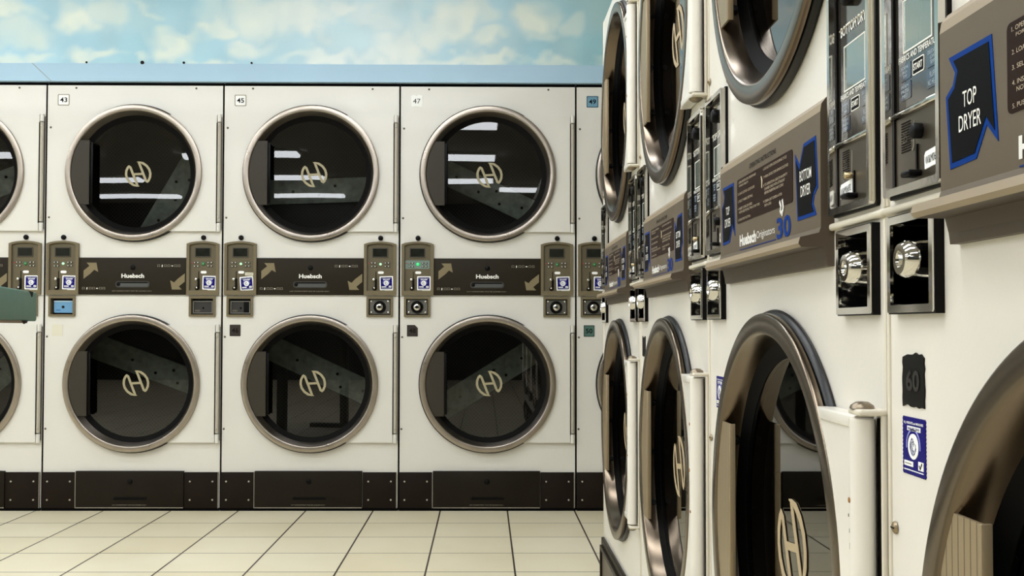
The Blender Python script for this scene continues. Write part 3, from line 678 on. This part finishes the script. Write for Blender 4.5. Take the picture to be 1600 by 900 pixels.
# dark shadow gap strips between the far cabinets and along the floor
# ------------------------------------------------------------------ right row: older stack dryer (local x runs towards the camera, y into the machine)
WR = 0.8035; HR = 1.83
def near_door(root, zc, tilt=(0, 0), chips=False):
    CX = .418; Ro = .306; yf = -.022
    d = part('door', mesh('near_door_ring', lambda b: b.lathe([(Ro - .008, -.004), (Ro - .006, -.012), (Ro, -.013), (Ro, yf + .0035), (Ro - .001, yf + .001), (Ro - .0035, yf), (.2825, yf), (.2795, yf + .001), (.277, yf + .0045), (.270, -.002), (.266, .012)], 0, 0, STEEL_OLD, 160)), root, (CX, 0, zc))
    part('door_gasket', mesh('near_door_gasket', lambda b: (b.lathe([(.299, -.0005), (.309, -.0005), (.311, -.004), (.309, -.009), (.300, -.012)], 0, 0, RUBBER, 128, True),
        b.lathe([(.2670, .0085), (.2600, .0120), (.251, .0165), (.247, .018), (.247, .027), (.267, .028)], 0, 0, RUBBER_M, 128, True))[0]), d)
    gl = part('door_glass', mesh('near_door_glass', lambda b: b.lathe([(0.0001, .0188), (.12, .01885), (.249, .0190), (.249, .0240), (.12, .02385), (.0001, .0238)], 0, 0, GLASS_R, 72)), d)
    gl.rotation_euler = (math.radians(tilt[0]), 0, math.radians(tilt[1]))
    def hp(b):
        a = math.radians(41); pts = []
        for i in range(21):
            t = -a + 2 * a * i / 20; pts.append((.3065 * math.cos(t), .3065 * math.sin(t)))
        pts += [(.352, .201), (.352, -.201)]
        b.prism(pts, -.0205, -.002, ENAMEL_OLD)
        if chips:
            for x, z, w in ((.334, .085, .0022), (.335, .070, .0030), (.331, .10, .0015), (.338, -.02, .001)): b.prism(rect(x - w / 2, x + w / 2, z - w, z + w), -.0208, -.020, CHIP_SHADE)
        b.box(.245, .352, -.0225, -.018, .188, .201, ENAMEL_OLD, .002); b.box(.245, .352, -.0225, -.018, -.201, -.188, ENAMEL_OLD, .002)
    part('hinge_panel', mesh(('near_hinge_panel', chips), hp), d)
    def pin(b):
        n = 18; vs = []; cx = .364; cy = -.018; r = .0125
        for z in (-.199, .199):
            for i in range(n): vs.append((cx + r * math.cos(2 * PI * i / n), cy + r * math.sin(2 * PI * i / n), z))
        b.add(vs, [(i, (i + 1) % n, n + (i + 1) % n, n + i) for i in range(n)] + [list(range(n)), list(range(n, 2 * n))], ENAMEL_OLD, True)
        b.box(.366, .3805, -.0045, -.001, -.2, .2, CHIP_SHADE)  # dark strip painted as the shadow gap behind the cylinder
        for z0, z1 in ((.203, .209), (-.209, -.203)): b.box(.352, .386, -.028, 0, z0, z1, CREAM, .002)
        b.box(.3805, .3850, -.007, 0, -.209, .209, CREAM, .002)
        for z, s in ((.209, 1), (-.209, -1)):
            m4 = Matrix.Translation((cx, cy, z)) @ Matrix.Rotation(-PI / 2 * s, 4, 'X') @ Matrix.Scale(1, 4)
            b.lathe([(.0001, .007), (.006, .0065), (.011, .003), (.012, 0)], 0, 0, mat('bolt_head', (130, 118, 100), .35, .9), 16, mtx=Matrix.Translation((cx, cy, z)) @ Matrix.Rotation(PI / 2 * s, 4, 'X'))
        for z, dx in ((.12, 0), (.04, -.004), (-.03, .003)): b.disc(.003, cx + dx - .002, z, cy - r - .0006, cy - r + .003, RUST, 6)
    part('hinge_pin', mesh('near_hinge_pin', pin), d)
    def hd(b):
        pts = []; a = math.asin(.143 / .277)
        for i in range(13):
            t = PI - a + 2 * a * i / 12; pts.append((.277 * math.cos(t), .277 * math.sin(t)))
        pts += [(-.193, -.143), (-.193, .143)]
        b.prism(pts, yf + .003, yf + .006, HANDLE_T)
        b.box(-.1945, -.1915, yf + .0025, yf + .012, -.143, .143, HANDLE_T, .001)
    part('door_handle', mesh('near_door_handle', hd), d)
    for a_ in (155, 180, 205):
        a_ = math.radians(a_)
        part('bolt', mesh('door_bolt', lambda b: b.add(*hexbolt(), BLACK, True)), d, (.266 * math.cos(a_), .002, .266 * math.sin(a_)), (0, -a_, 0))
    part('logo', mesh('near_logo', lambda b: logo(b, .062, .0178, mat('tan_logo_print', (176, 156, 122), .5))), d, (0, 0, 0), (0, math.radians(-6), 0))
def hexbolt():
    vs = [(-.004, .0, 0)] ; fs = []; n = 8
    for r, x in ((.006, -.004), (.006, .003)):
        for i in range(n): vs.append((x, r * math.cos(2 * PI * i / n), r * math.sin(2 * PI * i / n)))
    fs = [(0, 1 + i, 1 + (i + 1) % n) for i in range(n)] + [(1 + i, 1 + n + i, 1 + n + (i + 1) % n, 1 + (i + 1) % n) for i in range(n)]
    return vs, fs

def near_control(root, x, title, knob):
    def fr(b):
        x0, x1, z0, z1 = 0, .124, .962, 1.222
        b.ring(rrect(x0, x1, z0, z1, .004), rrect(x0 + .007, x1 - .007, z0 + .007, z1 - .007, .003), -.011, 0, .003, CHROME_W)
        b.ring(rrect(x0 - .0018, x1 + .0018, z0 - .0018, z1 + .0018, .004), rrect(x0, x1, z0, z1, .004), -.004, 0, -.001, BLACK)  # thin black ring painted as shadow around the chrome
        b.ring(rrect(x0 + .0068, x1 - .0068, z0 + .0068, z1 - .0068, .002), rrect(x0 + .0095, x1 - .0095, z0 + .0095, z1 - .0095, .002), -.0035, .002, -.001, BLACK)  # black border, shade painted along the inner edge of the chrome
        b.prism(rect(x0 + .006, x1 - .006, z0 + .006, z1 - .006), .003, .006, BLACK)
        b.box(x0 + .010, x1 - .010, -.006, .004, 1.034, 1.040, CHROME_W, .002)
    c = part('control_frame', mesh('near_control_frame', fr), root, (x, 0, 0))
    y = -.001
    def pr(b):
        b.prism(rect(.0085, .1155, 1.038, 1.2135), y, .003, FILM)
        f = y - .0006
        b.text(title, .062, 1.158, .088, .011, f, WHITE_TXT, bold=.02)
        b.ring(rect(.027, .090, 1.092, 1.141), rect(.0285, .0885, 1.0935, 1.1395), f, y, f + .0003, WHITE_TXT)
        b.prism(rect(.028, .089, 1.093, 1.140), f + .0003, y, FILM_WIN)
        b.text('FABRICS AND TEMPERATURES', .062, 1.0875, .090, .0058, f, WHITE_TXT, bold=.015)
        for u0, u1, z0, z1, t in ((.020, .044, 1.067, 1.082, 'NORMAL\nHIGH\nTEMP'), (.020, .044, 1.049, 1.065, 'PERM\nPRESS\nMED'), (.078, .104, 1.066, 1.083, 'DELICATES\nLOW\nTEMP'), (.078, .104, 1.048, 1.064, 'FLUFF\nNO HEAT')):
            b.prism(rrect(u0, u1, z0, z1, .002), f, y, FILM_BTN); b.text(t, (u0 + u1) / 2, (z0 + z1) / 2, (u1 - u0) * .7, (z1 - z0) * .72, f - .0003, mat('pale_print', (170, 180, 185), .5))
        b.ring(rrect(.048, .073, 1.067, 1.081, .002), rrect(.049, .072, 1.068, 1.080, .0015), f, y, f, WHITE_TXT); b.prism(rrect(.049, .072, 1.068, 1.080, .0015), f + .0002, y, INK)
        b.text('START', .0605, 1.074, .019, .0062, f - .0003, WHITE_TXT, bold=.03)
        b.box(.014, .110, y - .001, y + .001, 1.160, 1.1615, GREY_TXT)
    part('print_panel', mesh(('near_print_panel', title), pr), c)
    def cp(b):
        b.prism(rect(.0085, .1155, .9705, 1.034), y - .001, .003, COINPLATE)
        f = y - .0014
        for i in range(12): b.box(.024, .044, f - .0003, f + .0004, 1.001 + .0024 * i, 1.0020 + .0024 * i, CHIP_SHADE)
        b.text('25', .034, 1.014, .010, .010, f - .0008, COINPLATE)
        b.stroke([(.049, 1.000), (.052, 1.004), (.053, 1.026)], .0012, f - .0003, f + .0005, SILVER)
    part('coin_plate', mesh('near_coin_plate', cp), c)
    part('coin_knob', mesh(('near_coin_knob', knob), lambda b: b.disc(.007 if knob == 'black' else .0035, .066 if knob == 'black' else .05, 1.0145 if knob == 'black' else 1.0, -.010, y, BLACK if knob == 'black' else BRASS, 16)), c)
    part('coin_slot', mesh('near_coin_slot', lambda b: b.box(.0575, .0605, -.0035, .001, .978, 1.004, BLACK)), c)
    part('coin_slide', mesh('near_coin_slide', lambda b: b.box(.048, .068, -.014, .004, .975, .9805, BLACK, .002)), c)
    part('selector_knob', mesh('near_selector', lambda b: b.disc(.011, .050, 1.190, -.010, y, BLACK, 20)), c)
    part('serial_sticker', mesh('near_serial_sticker', lambda b: (b.prism([(-.016, -.007), (.02, -.007), (.02, .008), (-.013, .008), (-.016, .005)], -.0032, -.001, PAPER), b.text('W&M06692', .002, 0, .031, .007, -.0036, INK))[0]), c, (.092 if knob == 'black' else .034, 0, .987), (0, math.radians(-4), 0))
    for u in (.004, .12): part('screw', mesh('frame_screw', lambda b: screw(b, .003)), c, (u, 0, 1.232))
def near_lock(root, x):
    def fr(b):
        b.ring(rrect(0, .100, .855, .943, .002), rrect(.0075, .0925, .862, .936, .001), -.010, 0, .045, CHROME)
        b.prism(rect(.006, .094, .860, .938), .043, .045, BLACK)
        b.ring(rect(-.0012, .1012, .8538, .9442), rect(0.001, .099, .856, .942), -.008, 0, -.001, BLACK)  # thin black outline, painted shadow around the lock box
    c = part('lock_box', mesh('near_lock_box', fr), root, (x, 0, 0))
    def inner(b):
        for x0, x1, z0, z1 in ((.0062, .0075, .8605, .9375), (.0925, .0938, .8605, .9375), (.0065, .0935, .8605, .8615), (.0065, .0935, .9365, .9375)): b.box(x0, x1, -.007, .043, z0, z1, BLACK)
    part('recess_lining', mesh('near_lock_lining', inner), c)
    part('lock_cylinder', mesh('near_lock_cylinder', lambda b: (b.lathe([(.0001, -.012), (.006, -.012), (.008, -.019), (.0135, -.019), (.0165, -.015), (.0185, -.004), (.0195, .014), (.022, .016), (.022, .043)], .052, .902, CHROME, 36), b.disc(.0055, .052, .902, -.0135, -.011, BLACK, 14))[0]), c)
    part('lock_button', mesh('near_lock_button', lambda b: (b.lathe([(.0001, .008), (.004, .009), (.006, .014), (.006, .043)], .06, .870, CHROME, 14), b.box(.045, .09, .010, .04, .930, .935, CHROME, .001))[0]), c)

TOPARR = [(.07, 1), (.9, 1), (1, .10), (.80, .27), (.60, .02), (.08, 0), (0, .66), (.15, .74), (.20, .84)]
def near_console(root):
    x0, x1 = .154, .650
    def body(b):
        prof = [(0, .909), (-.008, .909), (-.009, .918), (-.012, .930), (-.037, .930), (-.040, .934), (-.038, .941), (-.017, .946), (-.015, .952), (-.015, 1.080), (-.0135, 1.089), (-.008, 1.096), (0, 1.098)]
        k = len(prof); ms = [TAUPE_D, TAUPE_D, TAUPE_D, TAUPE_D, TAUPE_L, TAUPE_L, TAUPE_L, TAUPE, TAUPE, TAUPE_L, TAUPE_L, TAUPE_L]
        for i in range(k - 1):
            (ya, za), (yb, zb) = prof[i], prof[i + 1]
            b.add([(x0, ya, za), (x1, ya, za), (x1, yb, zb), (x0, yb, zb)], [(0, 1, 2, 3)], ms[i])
        for x in (x0, x1):
            b.add([(x, p[0], p[1]) for p in prof], [list(range(k))], TAUPE_D)
        y = -.0156
        def arrow(u0, u1, z0, z1, flip, t1, t2):
            P_ = [(1 - p[0], 1 - p[1]) if flip else p for p in TOPARR]
            Pq = [(u0 + p[0] * (u1 - u0), z0 + p[1] * (z1 - z0)) for p in P_]
            cxx = sum(p[0] for p in Pq) / len(Pq); czz = sum(p[1] for p in Pq) / len(Pq)
            b.prism(Pq, y, -.0148, BLUE_P)
            n = len(Pq); e = .0045; ar = sum(Pq[i][0] * Pq[(i + 1) % n][1] - Pq[(i + 1) % n][0] * Pq[i][1] for i in range(n)); sg = 1 if ar > 0 else -1
            In = []
            for i in range(n):
                p0, p1, p2 = Vector(Pq[i - 1]), Vector(Pq[i]), Vector(Pq[(i + 1) % n])
                d1 = (p1 - p0).normalized(); d2 = (p2 - p1).normalized(); n1 = Vector((-d1.y, d1.x)) * sg; n2 = Vector((-d2.y, d2.x)) * sg
                bis = (n1 + n2); bis = bis.normalized(); l = e / max(.45, bis.dot(n1)); In.append(tuple(p1 + bis * l))
            b.prism(In, y - .0004, y, INK)
            cu = (u0 + u1) / 2; b.text(t1, cu, (z0 + z1) / 2 + .006, (.023 if len(t1) < 4 else .044), .0125, y - .0008, WHITE_TXT, bold=.005); b.text(t2, cu, (z0 + z1) / 2 - .012, .037, .0125, y - .0008, WHITE_TXT, bold=.005)
        arrow(.166, .252, .967, 1.056, False, 'TOP', 'DRYER'); arrow(.556, .642, .967, 1.056, True, 'BOTTOM', 'DRYER')
        b.prism(rrect(.266, .546, .992, 1.056, .005), y, -.0148, PLATE_BR)
        f = y - .0005
        L1 = ['1. OPEN DRYER DOOR. REMOVE ANY', '    FOREIGN OBJECTS.', '', '2. LOAD CLOTHES. CLOSE DOOR.', '', '3. SELECT FABRIC SETTING.', '', '4. INSERT COINS OR CARD.', '    NOTE: ADDITIONAL TIME AT ANY TIME.', '', '5. PUSH START BUTTON.']
        L2 = ['6. DO NOT OPEN DOOR DURING CYCLE', '', '7. WHEN DRYER STOPS REMOVE CLOTHES', '', '8. TO OPERATE IN CASE OF AN EMPTY', '    CHAMBER CHECK WITH ATTENDANT', '    BEFORE INSERTING ANY COINS', '', '9. CLEAN LINT SCREEN AFTER', '    EACH LOAD.', '']
        for li, xx in ((L1, .274), (L2, .414)):
            for i, t in enumerate(li):
                if t: 
                    ind = t.startswith(' '); w_ = .122 * len(t.strip()) / 36
                    b.text(t.strip(), xx + (.006 if ind else 0), 1.0505 - .0054 * i, w_, .0034, f, mat('tan_print', (188, 172, 146), .5), align='l')
        b.stroke([(.402, 1.043), (.406, 1.037), (.405, 1.027)], [.001, .004, .002], f, y, mat('flame_print', (210, 196, 160), .5))
        b.text('OPERATING INSTRUCTIONS', .406, 1.066, .135, .0065, y, INK, bold=.01)
        b.text('Huebsch', .327, .966, .092, .0165, y, WHITE_TXT, bold=.045); b.text('Originators', .421, .965, .090, .013, y, WHITE_TXT)
        b.text('30', .506, .9655, .062, .027, y, BLUE_P, bold=.03); b.box(.282, .470, y - .0001, y + .0003, .9525, .9535, BLUE_P)
        b.stroke([(.492, .985), (.496, .992), (.490, .999)], .004, y - .0005, y, WHITE_TXT); b.stroke([(.500, .980), (.506, .990), (.502, 1.0)], .004, y - .0005, y, WHITE_TXT); b.stroke([(.494, .984), (.508, .987)], .003, y - .0006, y, WHITE_TXT)
    c = part('console_panel', mesh('near_console', body), root)
    part('screw', mesh('console_screw', lambda b: screw(b, .005)), root, (.66, -.004, 1.082))

def near_stack(k, label, num, seal_on=True, drums=((10, 0), (50, 0))):
    Y0 = 3.42 - WR * k
    root = empty('stack_dryer', (XR, Y0, 0), -PI / 2, label, 'stack dryer', 'stack dryers in the right row')
    def cab(b):
        g = .0012
        hs = []
        for x in (.018, WR - .142): hs.append(rect(x + .006, x + .118, .968, 1.216))
        for x in (.024, WR - .120): hs.append(rect(x + .006, x + .094, .860, .938))
        cut_plate(b, rect(g, WR - g, 0, HR), [circ(.418, 1.448, .288), circ(.418, .554, .288)] + hs, 0, ENAMEL_OLD)
        D = 1.1
        b.add([(g, 0, 0), (WR - g, 0, 0), (WR - g, D, 0), (g, D, 0), (g, 0, HR), (WR - g, 0, HR), (WR - g, D, HR), (g, D, HR)],
              [(0, 3, 7, 4), (1, 5, 6, 2), (3, 2, 6, 7), (4, 7, 6, 5), (0, 1, 2, 3)], ENAMEL_OLD)
        b.box(g, WR - g, -.006, .001, .9475, .9555, CREAM, .003)
        for z0, z1 in ((.172, .9465), (.9565, HR)):
            b.box(g, g + .0055, -.0022, .001, z0, z1, CREAM, .001); b.box(WR - g - .0055, WR - g, -.0022, .001, z0, z1, CREAM, .001)
    part('cabinet', mesh('near_cabinet', cab), root)
    make_drum(root, .418, 1.448, .287, .06, *drums[0], WR, 1.448); make_drum(root, .418, .554, .287, .06, *drums[1], WR, .554)
    near_door(root, 1.448); near_door(root, .554, chips=(k == 2))
    near_control(root, .018, 'TOP DRYER', 'black'); near_control(root, WR - .142, 'BOTTOM DRYER', 'brass')
    near_lock(root, .024); near_lock(root, WR - .120)
    near_console(root)
    def kk(b):
        b.box(.004, WR - .004, -.010, 0, .004, .170, KICK, .003)
        b.ring(rect(.03, WR - .03, .02, .150), rect(.045, WR - .045, .032, .138), -.018, -.009, -.008, KICK)
        b.box(.046, WR - .046, -.012, -.009, .033, .137, mat('kick_inner', (86, 74, 60), .4, noise=.1), .001)
    kp = part('kick_panel', mesh('near_kick', kk), root)
    part('handle_slot', mesh('near_kick_slot', lambda b: b.box(.33, .48, -.0135, -.010, .05, .064, BLACK, .002)), kp)
    if num is not None: 
        sticker(root, .036, .084, .771, .817, mat('black_label', (9, 8, 8), .4), num, mat('worn_black_numeral', (34, 32, 31), .25), rag=True, bold=.03)
    if seal_on: part('seal_sticker', mesh('near_seal', lambda b: seal(b, .050, .051, -.0008)), root, (.060 if k == 3 else .080, 0, .735))
    for u, z in ((.016, .655), (WR - .014, 1.26), (.012, 1.26)): part('screw', mesh('near_screw', lambda b: screw(b, .006, mat('tan_screw', (150, 134, 108), .35, .8))), root, (u, -.001, z))
    return root
near_stack(0, 'farthest stack dryer of the right row, its doors narrowest to the eye', None, False, ((0, 0), (30, 0)))
near_stack(1, 'second farthest stack dryer of the right row, its instruction panel readable only in part', '', False, ((20, 0), (60, 0)))
near_stack(2, 'right-row stack dryer with the whole operating instructions panel and blue 30 in view', None, True, ((-20, 0), (30, 0)))
near_stack(3, 'nearest stack dryer with black 60 label and large TOP DRYER sign', '60', True, ((0, 0), (0, 0)))

# ------------------------------------------------------------------ green folding table, only its far corner in the frame
p1 = Vector((-1.146, 2.73)); p0 = Vector((-1.035, 2.27)); dirv = (p1 - p0).normalized(); side = Vector((-dirv.y, dirv.x))
ang = math.atan2(dirv.y, dirv.x)
t = empty('folding_table', (p1.x, p1.y, 0), ang, 'green laminate folding table with chipped edge at the left picture edge', 'table')
def top(b):
    b.box(-1.9, 0, 0, .76, .853, .927, GREENTBL, .004)
tp = part('table_top', mesh('table_top', top), t)
part('edge_strip', mesh('edge_strip', lambda b: b.box(-1.9, -.12, .001, .03, .848, .8535, PARTICLE)), tp)
def chips(b):
    b.prism([(-.105, .927), (-.055, .926), (-.068, .914), (-.075, .913)], -.001, .003, CHIP_SHADE)
    b.prism([(-.165, .846), (-.12, .854), (-.20, .854)], -.001, .003, CHIP_SHADE)
part('chip', mesh('table_chips', chips), tp)
for x, y in ((-.35, .38), (-1.6, .38)):
    l = part('leg', mesh('table_leg', lambda b: (b.box(-.03, .03, -.03, .03, .03, .853, mat('table_leg_grey', (90, 88, 84), .4, .6), .004), b.box(-.04, .04, -.30, .30, 0, .035, mat('table_leg_grey', (90, 88, 84)), .006))[0]), t, (x, y, 0))
